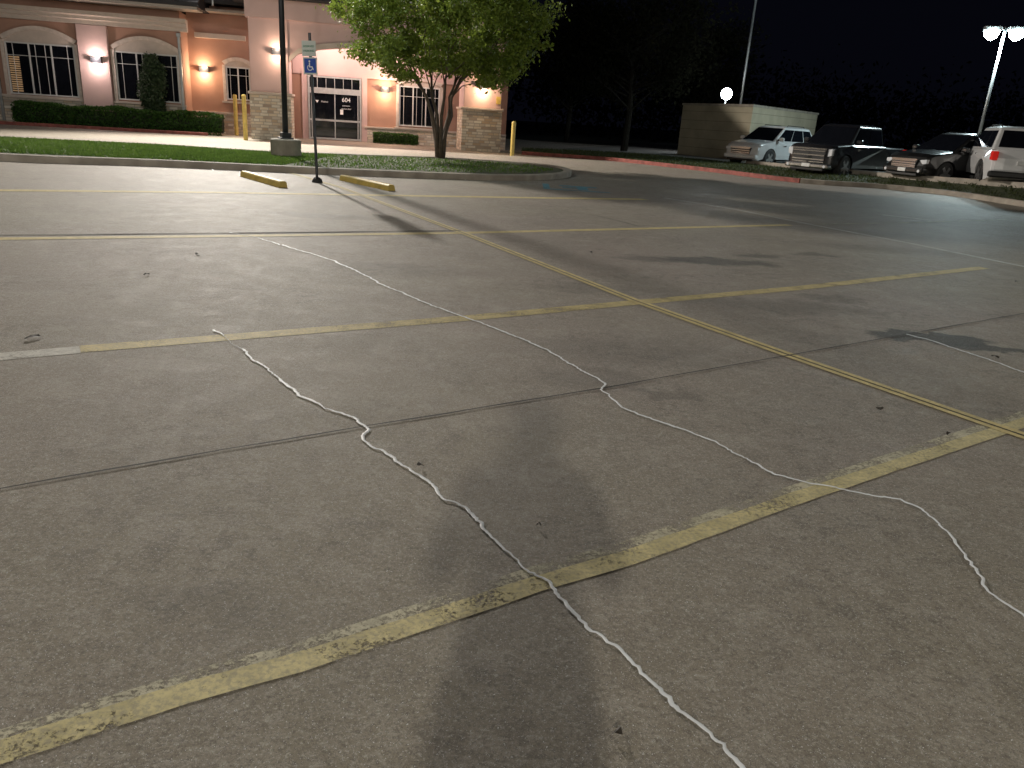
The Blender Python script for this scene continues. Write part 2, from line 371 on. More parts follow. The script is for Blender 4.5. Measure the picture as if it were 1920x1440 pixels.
grass('grass',gi,lambda a,b:.11,50000,.055,dens=lambda q:np.where(q[:,0]>-5.6,.12,1.0))
# right-hand verge and raised lot
def lotz(x): return .03+.054*(x-10.8) if x>10.8 else .03
kr=smoothpts(GL([(978,290),(1080,297),(1160,303),(1330,322),(1500,343),(1660,354),(1800,369),(1960,394),(2300,450)]),4)
cut=17
kerb('red_kerb',kr[:cut],.18,.14,m_red); kerb('kerb',kr[cut-1:],.24,.15,m_kerb)
edge=[G(978,284),G(1180,293),P(1400,314,35),P(1640,333,28.3),P(1830,349,25),P(2150,375,21)]
edge=[Vector((p.x,p.y,lotz(p.x)+.12)) for p in edge]; edge=smoothpts(edge,4)
V=[];Fc=[]; K1=[kr[int(round(i*(len(kr)-1)/(len(edge)-1)))] for i in range(len(edge))]
for i,(a,b) in enumerate(zip(K1,edge)):
    V+=[(a.x,a.y,.12),(b.x,b.y,b.z)]
    if i: Fc.append((2*i-2,2*i,2*i+1,2*i-1))
obj('grass_verge_soil',V,Fc,m_grassbase,kind='structure')
vp=[(a.x,a.y) for a in K1]+[(b.x,b.y) for b in edge[::-1]]
def vz(x,y):
    best=1e9;zz=.12
    for a,b in zip(K1,edge):
        d=(Vector((b.x,b.y))-Vector((a.x,a.y))); t=max(0,min(1,(Vector((x,y))-Vector((a.x,a.y))).dot(d)/max(d.length_squared,1e-6)))
        q=Vector((a.x,a.y))+d*t; e=(q-Vector((x,y))).length
        if e<best: best=e; zz=.12+(b.z-.12)*t
    return zz
grass('grass_verge',vp,vz,16000,.07,m=leafmat('dimmed_grass',(.035,.05,.018),(.07,.09,.03)))  # grass copy painted darker, dim light put into the blade colour
kerb('low_retaining_kerb',[Vector((e.x,e.y,e.z-.14)) for e in edge[8:]],.2,.30,m_kerb)
V=[];Fc=[]
for i,e in enumerate(edge):
    V+=[(e.x,e.y+.05,lotz(e.x)),(e.x+14,e.y+45,lotz(e.x))]
    if i: Fc.append((2*i-2,2*i,2*i+1,2*i-1))
obj('upper_parking_lot',V,Fc,mat('upper_lot_concrete',(.14,.13,.115),.8,var=.2,scale=1),kind='structure')
# ---------------------------------------------------------------- building
YAW=math.radians(12); O=G(630,263); xv=Vector((math.cos(YAW),math.sin(YAW),0)); yv=Vector((-math.sin(YAW),math.cos(YAW),0))
bld=empty('clinic_building',O,YAW,label='tan and pink stucco clinic with stone base and portico',category='building')
def FS(px,py,d=0):
    r=ray(px,py); t=(-d-(C-O).dot(yv))/r.dot(yv); p=C+r*t; return (p-O).dot(xv),p.z
def RC(x0,y0,x1,y1,d):
    return FS(x0,(y0+y1)/2,d)[0],FS(x1,(y0+y1)/2,d)[0],FS((x0+x1)/2,y1,d)[1],FS((x0+x1)/2,y0,d)[1]
def S(px,d,py=180): return FS(px,py,d)[0]
DW=1.4; DP=3.3
sL=S(-260,DW); sC=S(347,DW); sE=S(952,0)
ZT=5.2
wall=MB(); wall.box(sL,sC,-DW,6,0,4.75); wall.box(sC,sE,0,6.5,0,ZT); wall.each('wall',m_stucco_t,bld)
ZK=.42
pil=MB()
a,b,_,_=RC(152,60,208,180,DW); pil.box(a,b,-DW-.22,-DW+.05,0,3.54+ZK)
a,b,_,_=RC(548,60,572,180,0); pil.box(a,sE-.3,-.06,.05,2.75,4.9)
pil.each('pilaster',m_stucco_p,bld,bevel=.02)
base=MB(); z=FS(100,183,DW)[1]
base.box(sL,sC+.02,-DW-.06,-DW+.02,0,z-.06); a,b,_,_=RC(350,100,468,180,0); base.box(sC+.03,b,-.06,.02,0,.85); a,b,_,_=RC(678,100,745,180,0); base.box(a+.12,sE,-.09,.02,0,.62)
base.each('stone_wainscot',m_stone,bld)
led=MB(); led.box(sL,sC+.05,-DW-.12,-DW+.02,z-.06,z+.03)
led.box(S(352,0),S(466,0),-.12,.02,.85,.93); led.box(S(678,0)+.12,sE,-.14,.02,.62,.70)
led.each('stone_ledge',m_trim,bld,bevel=.01)
cor=MB(); cor.prism([(y,zz+ZK) for y,zz in ((-DW+.02,3.55),(-DW-.22,3.55),(-DW-.22,3.70),(-DW-.35,3.72),(-DW-.35,3.84),(-DW-.5,3.87),(-DW-.5,4.02),(-DW+.02,4.02))],0,sL,sC+.3)
cor.box(sC+.32,S(466,0),-.25,.02,3.9,4.1)
cor.each('cornice',m_trim,bld,bevel=.01)
sof=MB(); sof.box(sL,sC+.9,-DW-1.1,-DW+.1,4.76,4.86); sof.box(sC+.91,S(470,0)+.3,-.9,.1,4.9,5.0)
sof.each('soffit',m_soffit,bld)
rf=MB(); rf.prism([(-DW-1.2,4.87),(-DW-1.2,5.02),(2.5,6.8),(6.6,5.0),(6.6,4.87)],0,sL-.5,sC+.95); rf.prism([(-1.0,5.21),(-1.0,5.36),(3,7.2),(7,5.4),(7,5.21)],0,sC+.96,sE+.5)
rf.each('roof',m_roof,bld)
for px,d in ((4,DW),(344,DW)):
    s=S(px,d); dp=MB(); dp.box(s-.05,s+.05,-d-.16,-d-.06,.1,3.36+ZK); dp.box(s-.08,s+.08,-d-.2,-d-.06,3.35+ZK,3.5+ZK); dp.ob('downspout',m_metal,bld,bevel=.01)
m_arch=mat('arch_panel_stucco',(.56,.48,.43),.8)
def window(x0,y0,x1,y1,d,rise,cols=3,top=.24,arch=True):
    s0,s1,z0,z1=RC(x0,y0,x1,y1,d); w=s1-s0; h=z1-z0; y=-d-.02
    win=MB().box(s0,s1,y,y+.04,z0,z1).ob('window',m_glass,bld)
    f=MB(); t=.045
    f.box(s0-t,s0+.01,y-.05,y+.04,z0-t,z1+t); f.box(s1-.01,s1+t,y-.05,y+.04,z0-t,z1+t)
    f.box(s0+.01,s1-.01,y-.05,y+.04,z0-t,z0+.01); f.box(s0+.01,s1-.01,y-.05,y+.04,z1-.01,z1+t)
    for i in range(1,cols): c=s0+w*i/cols; f.box(c-.026,c+.026,y-.045,y+.02,z0+.01,z1-.01)
    for i in range(cols):
        a=s0+w*i/cols
        for g in ((.28,) if i==0 else (.72,) if i==cols-1 else (.28,.72)): f.box(a+w/cols*g-.008,a+w/cols*g+.008,y-.03,y+.01,z0+.01,z1-.01)
    f.box(s0+.01,s1-.01,y-.032,y+.012,z1-h*top-.01,z1-h*top+.01)
    f.ob('frame',m_white,win)
    if arch:
        N_=14; po=[];pi=[]
        for i in range(N_+1):
            u=i/N_*2-1; zz=z1+t+.05+rise*(1-u*u)
            po.append((s0-.18+(w+.36)*i/N_,zz+.14)); pi.append((s0-.06+(w+.12)*i/N_,zz))
        tr=MB(); tr.prism(po+pi[::-1],1,-d-.12,-d-.0)
        tr.box(s0-.18,s0-.06,-d-.118,-d,z0-.1,z1+t+.05); tr.box(s1+.06,s1+.18,-d-.118,-d,z0-.1,z1+t+.05)
        tr.ob('arch_trim',m_arch,win)
        fl=MB(); fl.prism([(s0-.06,z1+t)]+[(q[0],q[1]) for q in pi]+[(s1+.06,z1+t)],1,-d-.04,-d-.0); fl.ob('arch_panel',m_trim,win)
    si=MB(); si.box(s0-.25,s1+.25,-d-.16,-d,z0-.19,z0-.105); si.ob('sill',m_trim,win,bevel=.01)
    return win
w1=window(18,84,142,177,DW,.44); w2=window(222,102,334,188,DW,.44)
s0,s1,z0,z1=RC(18,84,142,177,DW)
bl=MB()
for i in range(16): bl.box(s0+.03,s0+.42,-DW-.026,-DW-.022,z0+.06+i*.085,z0+.11+i*.085)
bl.ob('blind',mat('glowing_blind_slats',(.5,.34,.2),.6,emit=(1,.6,.3),es=.12),w1)  # slats glow weakly, warm room light put into the blind
window(427,128,468,186,0,.2,cols=2); window(750,165,822,236,0,.2,cols=3,arch=True)
# entrance doors
s0,s1,z0,z1=RC(580,146,676,263,0); z0=.02
gl=MB().box(s0,s1,-.10,-.06,z0,z1).ob('door',m_glass,bld)
f=MB(); t=.04; w=s1-s0; h=z1-z0; zt=z0+h*.83; zd=z0+h*.74
for s in (s0,s1): f.box(s-t,s+t,-.16,-.02,0,z1+t)
f.box(s0+t,s1-t,-.16,-.05,z1-.03,z1+t); f.box(s0+t,s1-t,-.17,-.05,zd,zt)
for i in range(1,6): c=s0+w*i/6; f.box(c-.013,c+.013,-.14,-.05,zt,z1-.03)
for g in (.05,.5,.95): c=s0+w*g; f.box(c-.022,c+.022,-.15,-.05,z0,zd)
f.box(s0+t,s1-t,-.145,-.05,z0+h*.30,z0+h*.33); f.box(s0+t,s1-t,-.145,-.05,z0,z0+.08)
f.ob('door_frame',mat('aluminium_frame',(.42,.42,.42),.4,.3),gl)
rot=(math.pi/2,0,0)
text_mesh('door_number','604',.26,m_wsym,gl,(s0+w*.72,-.105,z0+h*.655),rot)
for i,tx in enumerate(('automatic','caution door')): text_mesh('door_lettering',tx,.085,m_wsym,gl,(s0+w*.72,-.105,z0+h*(.565-.05*i)),rot)
lg=MB().prism([(s0+w*.12,z0+h*.63),(s0+w*.155,z0+h*.585),(s0+w*.19,z0+h*.63)],1,-.108,-.102); lg.ob('door_logo',m_wsym,gl)
text_mesh('door_lettering','Medical',.10,m_wsym,gl,(s0+w*.30,-.105,z0+h*.61),rot)
MB().box(s0+w*.60,s0+w*.66,-.108,-.102,z0+h*.42,z0+h*.5).ob('door_notice',m_wsym,gl)
ds=MB(); ds.prism([(s0-.3,0),(s0-.06,0),(s0-.06,z1+.06),(s1+.06,z1+.06),(s1+.06,0),(s1+.3,0),(s1+.3,z1+.3),(s0-.3,z1+.3)],1,-.1,0); ds.ob('door_surround',m_stucco_p,bld)
# portico columns
def column(x0,x1,yb,ztop,name='column'):
    a,b=S(x0,DP),S(x1,DP); zs=FS((x0+x1)/2,yb,DP)[1]
    MB().box(a,b,-DP,-DP+(b-a),0,zs).ob('stone_column_base',m_stone,bld)
    MB().box(a-.06,b+.06,-DP-.06,-DP+(b-a)+.06,zs,zs+.1).ob('column_ledge',m_trim,bld,bevel=.02)
    MB().box(a+.05,b-.05,-DP+.05,-DP+(b-a)-.05,zs+.1,ztop).ob('column',m_stucco_p,bld,bevel=.02)
    return a,b
ca=column(468,545,178,4.6); cb=column(868,943,207,4.6)
s0,s1=ca[1]-.05,cb[0]+.05
N_=20; poly_=[(s0,4.6),(s0,3.05)]+[(s0+(s1-s0)*i/N_,3.05+.75*(1-(2*i/N_-1)**2)**.5) for i in range(1,N_)]+[(s1,3.05),(s1,4.6)]
bm_=MB(); bm_.prism(poly_,1,-DP+.12,-DP+.55); bm_.box(ca[0]-.05,cb[1]+.05,-DP-.02,-DP+.7,4.6,5.3)
bm_.ob('portico_beam',m_stucco_p,bld)
ar=MB(); o_=[(s0+.02+(s1-s0-.04)*i/N_,3.05+.75*(max(0,1-(2*i/N_-1)**2))**.5) for i in range(N_+1)]
ar.prism([(x,z+.2) for x,z in o_]+o_[::-1],1,-DP+.06,-DP+.115); ar.ob('arch_molding',m_trim,bld)
pc=MB(); pc.box(ca[0],ca[1]+.0,-DP+.71,-.1,4.3,5.3); pc.box(cb[0]+.4,cb[1],-DP+.71,-.1,3.6,5.3); pc.each('portico_side_beam',m_stucco_p,bld)
MB().box(ca[1],cb[0]+.4,-DP+.72,-.07,4.25,4.35).ob('portico_ceiling',m_soffit,bld)
MB().prism([(-DP-.7,5.31),(-DP-.7,5.5),(-1,6.5),(-1,5.31)],0,ca[0]-.7,cb[1]+.8).ob('portico_roof',m_roof,bld)
a=FS(935,188,DP); MB().box(a[0]-.1,a[0]+.1,-DP+.02,-DP+.045,a[1]-.16,a[1]+.14).ob('yellow_notice',m_ydev,bld)
def plight(name,loc,e,col,rad=.1,parent=None):
    l=bpy.data.lights.new(name,'POINT'); l.energy=e; l.color=col; l.shadow_soft_size=rad
    o=bpy.data.objects.new(name,l); COL.objects.link(o); o.location=loc
    if parent: o.parent=parent
    return o
def sconce(px,py,d,e,col=(1,.68,.42),m=m_warm,mdrk=m_dark):
    s,z=FS(px,py,d); k=MB()
    k.box(s-.19,s+.19,-d-.03,-d,z-.12,z+.12); k.box(s-.20,s-.17,-d-.2,-d-.03,z-.13,z+.13); k.box(s+.17,s+.20,-d-.2,-d-.03,z-.13,z+.13)
    k.box(s-.17,s+.17,-d-.2,-d-.18,z-.13,z+.05)
    w=k.ob('wall_lamp',mdrk,bld)
    MB().box(s-.15,s+.15,-d-.17,-d-.04,z-.06,z+.02).ob('lamp_glass',m,w)
    plight('lamp_light',(s,-d-.30,z+.10),e,col,.05,bld); plight('lamp_light',(s,-d-.28,z-.22),e,col,.05,bld)
sconce(182,112,DW+.22,34,(1,.80,.74),m_warm)
sconce(383,130,0,46); sconce(520,97,DP-.05,24,(1,.72,.52)); sconce(722,168,.06,48); sconce(905,160,DP-.05,44)
for sx in (-.3,2.6): 
    MB().tube([(sx,-1.6,4.24),(sx,-1.6,4.2)],.13,16).ob('ceiling_lamp',m_warm,bld)
    plight('ceiling_light',(sx,-1.6,4.05),200,(1,.78,.70),.15,bld)
# ---------------------------------------------------------------- hedge / shrubs
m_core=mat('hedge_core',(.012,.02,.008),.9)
def hedge(name,pts,wd,h,num,size,lab,cat='hedge'):
    pts=[Vector(p) for p in pts]; seg=[]
    for a,b in zip(pts,pts[1:]): seg.append((a,b,(b-a).length))
    tot=sum(s[2] for s in seg); out=[]
    for i in range(num):
        u=random.random()*tot
        for a,b,l in seg:
            if u<=l: break
            u-=l
        d=(b-a).normalized(); nn=Vector((-d.y,d.x,0)); hh=h*(1+.05*math.sin(u*2.1)+.03*math.sin(u*5.3))
        v=random.uniform(-.5,.5); z=random.random()
        if random.random()<.75:
            k=random.random()
            if k<.45: z=1-abs(random.gauss(0,.05))
            elif k<.9: v=-.5+abs(random.gauss(0,.06))*(1)
            else: v=.5-abs(random.gauss(0,.06))
        p=a+d*u+nn*(v*wd); out.append((p.x,p.y,max(.02,z*hh+random.gauss(0,.015))))
    top=empty(name,pts[0],label=lab,category=cat)
    v,f=leaves(np.array(out)-np.array(pts[0]),size); wrap('foliage',mesh_np('foliage',v,f),m_hedge,top)
    core=MB()
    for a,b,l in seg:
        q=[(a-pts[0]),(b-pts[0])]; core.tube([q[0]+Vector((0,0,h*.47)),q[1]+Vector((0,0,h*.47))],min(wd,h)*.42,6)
    core.ob('dark_core',m_core,top)  # solid dark tube filling the middle of the foliage
def BW(s,d,z=0): return O+xv*s-yv*d+Vector((0,0,z))
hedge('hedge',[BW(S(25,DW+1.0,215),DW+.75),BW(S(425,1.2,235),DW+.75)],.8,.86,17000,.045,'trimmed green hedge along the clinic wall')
hedge('shrub',[BW(S(700,.9,255),.6),BW(S(785,.9,258),.6)],.6,.45,3000,.04,'low clipped shrub beside the clinic door','shrub')
kerb('red_kerb',[BW(S(-100,DW+2),DW+1.5),BW(S(385,DW+1.5),DW+1.5)],.15,.12,m_red)
b0=BW(S(287,DW+.4),DW+.35); out=[]
zt=FS(287,105,DW+.4)[1]
for i in range(12000):
    z=.3+random.random()*(zt-.3); t=random.random()*6.283
    r=.62*(1-.22*abs(z/zt-.5)*2)*(1 if z<zt*.9 else .65)*(.8+.2*math.sin(z*3.1+2*math.sin(t)+t)); r*=random.random()**.35
    out.append((r*math.cos(t)+random.gauss(0,.04),r*math.sin(t)*.7+random.gauss(0,.04),z+random.gauss(0,.05)))
sh=empty('shrub',b0,label='tall dark green shrub growing before an arched window',category='shrub')
v,f=leaves(np.array(out),.05); wrap('foliage',mesh_np('foliage',v,f),mat('dark_leaf',(.025,.05,.018),.6,var=.5,scale=9),sh)
MB().tube([(0,0,0),(.03,0,.8),(0,0,zt*.8)],[.06,.05,.02],6).ob('trunk',m_bark,sh)
# ---------------------------------------------------------------- crape myrtle tree
tree=empty('tree',(TB.x,TB.y,.1),label='multi-stemmed leafy tree on the grass island',category='tree')
tr=MB(); tips=[]
for i in range(7):
    an=i*2*math.pi/7+random.uniform(-.2,.2)+.3; r1=random.uniform(.35,.7); r2=random.uniform(1.2,2.1); zt=random.uniform(3.2,4.4)
    dx,dy=math.cos(an),math.sin(an)*.9
    def J_(k): return random.gauss(0,k)
    p=[(dx*.08,dy*.08,-.02),(dx*.11+J_(.015),dy*.12,.35),(dx*.18+J_(.03),dy*.2,.8),(dx*.33+J_(.04),dy*.33,1.3),(dx*r1*.9+J_(.05),dy*r1*.9,1.85),(dx*r1*1.5,dy*r1*1.5,2.4),(dx*r2,dy*r2,zt)]
    tr.tube(p,[.085,.068,.06,.052,.042,.03,.012],7)
    for k in range(6):
        q=Vector(p[4+k%2]).lerp(Vector(p[5+k%2]),random.random()); a2=an+random.uniform(-1.1,1.1); e=q+Vector((math.cos(a2)*random.uniform(.6,1.4),math.sin(a2)*random.uniform(.6,1.3),random.uniform(.3,1.4)))
        mid=q.lerp(e,.5)+Vector((random.gauss(0,.06),random.gauss(0,.06),.08)); tr.tube([q,mid,e],[.024,.016,.006],5); tips.append(e)
tr.ob('trunk',m_bark,tree,smooth=True)
cl=[]
while len(cl)<290:
    u=rng.normal(size=3); u/=np.linalg.norm(u); r=rng.uniform(.25,1)**.5
    x,y,z=u*r
    zz=4.05+z*1.95
    if z<-.1: zz=max(zz,2.38-.25*(x>.3)*x-.1*(x<-.5)+.4*(abs(x)<.3))
    cl.append((x*3.4+.12,y*2.9,zz))
pts=[]
for c in cl:
    k=int(rng.integers(80,300)); s=rng.uniform(.11,.27)
    pts.append(np.array(c)+rng.normal(size=(k,3))*np.array([s,s,s*.6]))
for t in tips: pts.append(np.array(t)+rng.normal(size=(60,3))*.16)
pts=np.concatenate(pts); v,f=leaves(pts,.055)
wrap('crown',mesh_np('crown',v,f),m_leaf,tree)
# ---------------------------------------------------------------- lamp post, sign, bollards, wheel stops
def lamp_post(loc,h,lab,heads=1,m=m_dark,r=.075,pedestal=.56,e=0,col=(1,1,1),glass=m_cool,rz=0,hd=.45,arm=.55,rad=.18,lens=0):
    t=empty('lamp_post',loc,rz,label=lab,category='lamp post',group='parking lot lamp posts')
    if pedestal:
        MB().tube([(0,0,0),(0,0,pedestal-.03),(0,0,pedestal)],[.40,.40,.37],28).ob('concrete_base',m_kerb,t)
        MB().box(-.17,.17,-.17,.17,pedestal,pedestal+.04).box(-.12,.12,-.12,.12,pedestal+.04,pedestal+.16).ob('base_plate',m,t,bevel=.01)
    MB().tube([(0,0,pedestal),(0,0,h)],[r,r*.75],14).ob('pole',m,t,smooth=True)
    for k in range(heads):
        sx=1 if k==0 else -1
        b=MB(); b.box(min(sx*.05,sx*arm),max(sx*.05,sx*arm),-.04,.04,h-.12,h-.04); b.box(min(sx*arm,sx*(arm+hd)),max(sx*arm,sx*(arm+hd)),-.2,.2,h-.16,h)
        hh=b.ob('lamp_head',m,t,bevel=.02)
        c=sx*(arm+hd/2)
        if lens: MB().tube([(c,0,h-.162),(c,0,h-.2),(c,0,h-.2-lens*.6),(c,0,h-.2-lens)],[hd*.42,hd*.46,hd*.36,.05],16).ob('lamp_glass',glass,hh,smooth=True)
        else: MB().box(c-hd*.42,c+hd*.42,-.16,.16,h-.19,h-.162).ob('lamp_glass',glass,hh)
        if e: plight('lamp_light',(c,0,h-.3-lens),e,col,rad,t)
    return t
g=G(537,301)
lamp_post((g.x,g.y,0),7.6,'dark steel lamp post on a round concrete base',2,e=160,col=(1,.97,.9),r=.078,rz=.6)
p=P(1836,252,34); q=P(1866,82,34)
lamp_post((p.x,p.y,lotz(p.x)),q.z,'tall lamp post with two glaring lamp heads above parked vehicles',2,m=m_metal,r=.07,pedestal=0,e=950,col=(.78,.97,1),arm=.14,hd=.66,rz=-.3,lens=.34)
p=P(1383,230,52)
lamp_post((p.x,p.y,0),13.5,'tall thin steel pole behind the concrete enclosure',1,m=m_metal,r=.09,pedestal=0,e=150,col=(.9,.95,1))
lamp_post((-.9,-12.4,0),7.0,'assumed unseen parking lot lamp post behind the photographer',1,m=m_dark,e=5600,col=(1,.93,.80),arm=.4,rad=.20)  # lamp assumed out of view, source of the photographer's shadow
lamp_post((-15,3,0),8.2,'unseen fill lamp post added beside the stalls',1,m=m_dark,e=2100,col=(1,.92,.84),rz=0,rad=.6)  # lamp added out of view as fill from the left
lamp_post((15,-1,0),8.2,'unseen fill lamp post added beside the stalls',1,m=m_dark,e=1500,col=(1,.93,.80),rz=math.pi,rad=.6)  # second added lamp out of view, fills from the right
# assumed flood out of view over the clinic roof, added for the tree shadow
fl=BW(S(385,DP)+.3,DP-1.2,0); ff=empty('flood_light',(fl.x,fl.y,6.0),label='assumed unseen flood light on an added mast on the clinic roof',category='flood light')
MB().tube([(0,0,-1.0),(0,0,4.0)],.05,8).ob('mast',m_metal,ff)
MB().box(-.45,.45,-.12,.12,3.9,4.2).ob('housing',m_dark,ff,bevel=.02); MB().box(-.41,.41,-.14,-.122,3.94,4.16).ob('lamp_glass',m_cool2,ff)
l=bpy.data.lights.new('flood_lamp','SPOT'); l.energy=20000; l.color=(1,.92,.82); l.shadow_soft_size=.30; l.spot_size=math.radians(158); l.spot_blend=.5  # spot of the assumed roof flood, lights the lot and crown
lo=bpy.data.objects.new('flood_lamp',l); COL.objects.link(lo); lo.parent=ff; lo.location=(0,-.6,4.05)
lo.rotation_euler=(Vector((7,13,0))-Vector((fl.x,fl.y,10))).to_track_quat('-Z','Y').to_euler()
# sign
g=G(595,342); sg=empty('accessible_parking_sign',(g.x,g.y,0),math.radians(-8),label='reserved accessible parking sign on a thin steel post',category='sign')
sg.rotation_euler=(0,math.radians(-2.0),math.radians(-8))
mp=1.45/(342-198.3)
def zy(y): return (342-y)*mp
MB().tube([(0,0,0),(0,0,.06),(0,0,.1)],[.11,.09,.05],16).ob('post_base',m_black,sg)
MB().tube([(0,0,.05),(0,0,zy(70))],.028,10).ob('post',m_dark,sg)
z1,z2,z3=zy(84),zy(112),zy(143)
MB().box(-.15,.13,-.045,-.038,z2+.01,z1).ob('sign_panel',m_signg,sg,bevel=.002)
MB().box(-.14,.14,-.045,-.038,z3,z2-.005).ob('sign_panel',m_signg,sg,bevel=.002)
MB().box(-.115,.115,-.049,-.046,z3+.03,z2-.03).ob('symbol_panel',m_blue,sg)
text_mesh('lettering','RESERVED',.048,m_green,sg,(-.01,-.048,z1-.10),rot); text_mesh('lettering','PARKING',.052,m_green,sg,(-.01,-.048,z1-.18),rot)
wc=MB(); zc=(z2+z3)/2
N_=18; ro=[];ri=[]
for i in range(N_+1):
    t=math.radians(120+ (270)*i/N_); ro.append((.055*math.cos(t)-.005,zc-.035+.055*math.sin(t))); ri.append((.041*math.cos(t)-.005,zc-.035+.041*math.sin(t)))
wc.prism(ro+ri[::-1],1,-.052,-.050)
wc.prism([(-.02,zc+.055),(0,zc+.055),(.0,zc-.012),(.045,zc-.012),(.07,zc-.07),(.055,zc-.076),(.032,zc-.03),(-.02,zc-.03)],1,-.0535,-.0525)
wc.prism([(-.01+.017*math.cos(i*.5236),zc+.078+.017*math.sin(i*.5236)) for i in range(12)],1,-.052,-.050)
wc.ob('wheelchair_symbol',m_wsym,sg)
def bollard(px,pb,pt,lab):
    g=G(px,pb); hz=225-.065*(960-px); hgt=1.45*(pb-pt)/(pb-hz+0)
    MB().tube([(0,0,0),(0,0,hgt-.05),(0,0,hgt-.015),(0,0,hgt)],[.085,.085,.07,.03],18).ob('bollard',m_ydev,None,label=lab,category='bollard',group='yellow bollards by the driveway').location=(g.x,g.y,0)
bollard(444,254,181,'yellow steel bollard near the portico column'); bollard(461,263,181,'yellow steel bollard beside the stone column'); bollard(960,292,230,'yellow steel bollard at the driveway edge')
def stop(a,b,lab):
    a,b=G(*a),G(*b); d=(b-a); l=d.length; c=(a+b)/2
    k=MB(); k.prism([(-.085,0),(-.07,.09),(-.045,.115),(.045,.115),(.07,.09),(.085,0)],0,-l/2,l/2)
    o=k.ob('wheel_stop',m_ydev,None,bevel=.008,label=lab,category='wheel stop',group='yellow wheel stops'); o.location=c; o.rotation_euler=(0,0,math.atan2(d.y,d.x))
stop((458,331),(531,352),'yellow concrete wheel stop on the pavement'); stop((643,338),(734,358),'yellow concrete wheel stop on the pavement')
m_leafd=mat('dry_leaf',(.03,.022,.015),.6)
def leafd(px,py,s,lab='dry dark leaf lying on the concrete'):
    g=G(px,py); v=[]
    for i in range(8):
        t=i*math.pi/4; v.append((s*math.cos(t)*(1.2 if i%2 else .9),s*.5*math.sin(t),.012+.008*math.sin(t*2+px)))
    b=MB(); b.v=v+[(0,0,.018)]; b.f=[(i,(i+1)%8,8) for i in range(8)]
    o=b.ob('fallen_leaf',m_leafd,None,label=lab,category='leaf',group='fallen leaves on the lot'); o.location=(g.x,g.y,.004); o.rotation_euler=(0,0,px*.37)
for a in ((62,636,.05),(788,877,.018),(1156,1382,.016),(1648,770,.025),(1107,475,.04),(370,478,.04),(275,517,.03),(1777,817,.02),(1905,530,.03),(1010,990,.01),(1865,672,.03)): leafd(*a)
# ---------------------------------------------------------------- enclosure
p=P(1397,300,42); zt=P(1397,196,42).z
a=P(1268,300,47); b=P(1518,300,49)
V=[Vector((q.x,q.y,0)) for q in (a,p,b)]; 
V.append(V[0]+V[2]-V[1]); k=MB(); k.prism([(v.x,v.y) for v in V],2,0,zt-.12)
enc=k.ob('concrete_enclosure',mat('enclosure_block',(.46,.41,.30),.85,var=.15,scale=1,bump=.3),None,label='beige concrete block enclosure wall behind parked vehicles',category='wall')
k=MB(); cx=sum((v for v in V),Vector())/4
k.prism([(cx.x+(v.x-cx.x)*1.015,cx.y+(v.y-cx.y)*1.015) for v in V],2,zt-.118,zt); k.ob('wall_cap',m_kerb,enc)
k=MB()
for i in range(1,6):
    z=i*.5; k.prism([(cx.x+(v.x-cx.x)*1.002,cx.y+(v.y-cx.y)*1.002) for v in V],2,z,z+.02)
k.ob('block_course',mat('mortar',(.2,.18,.14),.9),enc)
fl=P(1362,176,50); ff=empty('flood_light',(fl.x,fl.y,0),label='bright white flood light beyond the concrete enclosure',category='flood light')
MB().tube([(0,0,0),(0,0,fl.z-.15)],.05,8).ob('pole',m_metal,ff)
MB().tube([(0,-.05,fl.z),(0,.1,fl.z),(0,.2,fl.z)],[.38,.36,.2],20).ob('housing',m_dark,ff); MB().tube([(0,-.22,fl.z),(0,-.14,fl.z),(0,-.06,fl.z)],[.10,.26,.35],20).ob('lamp_glass',m_cool2,ff)
plight('flood_lamp',(0,-.4,fl.z),350,(.9,.95,1),.15,ff)
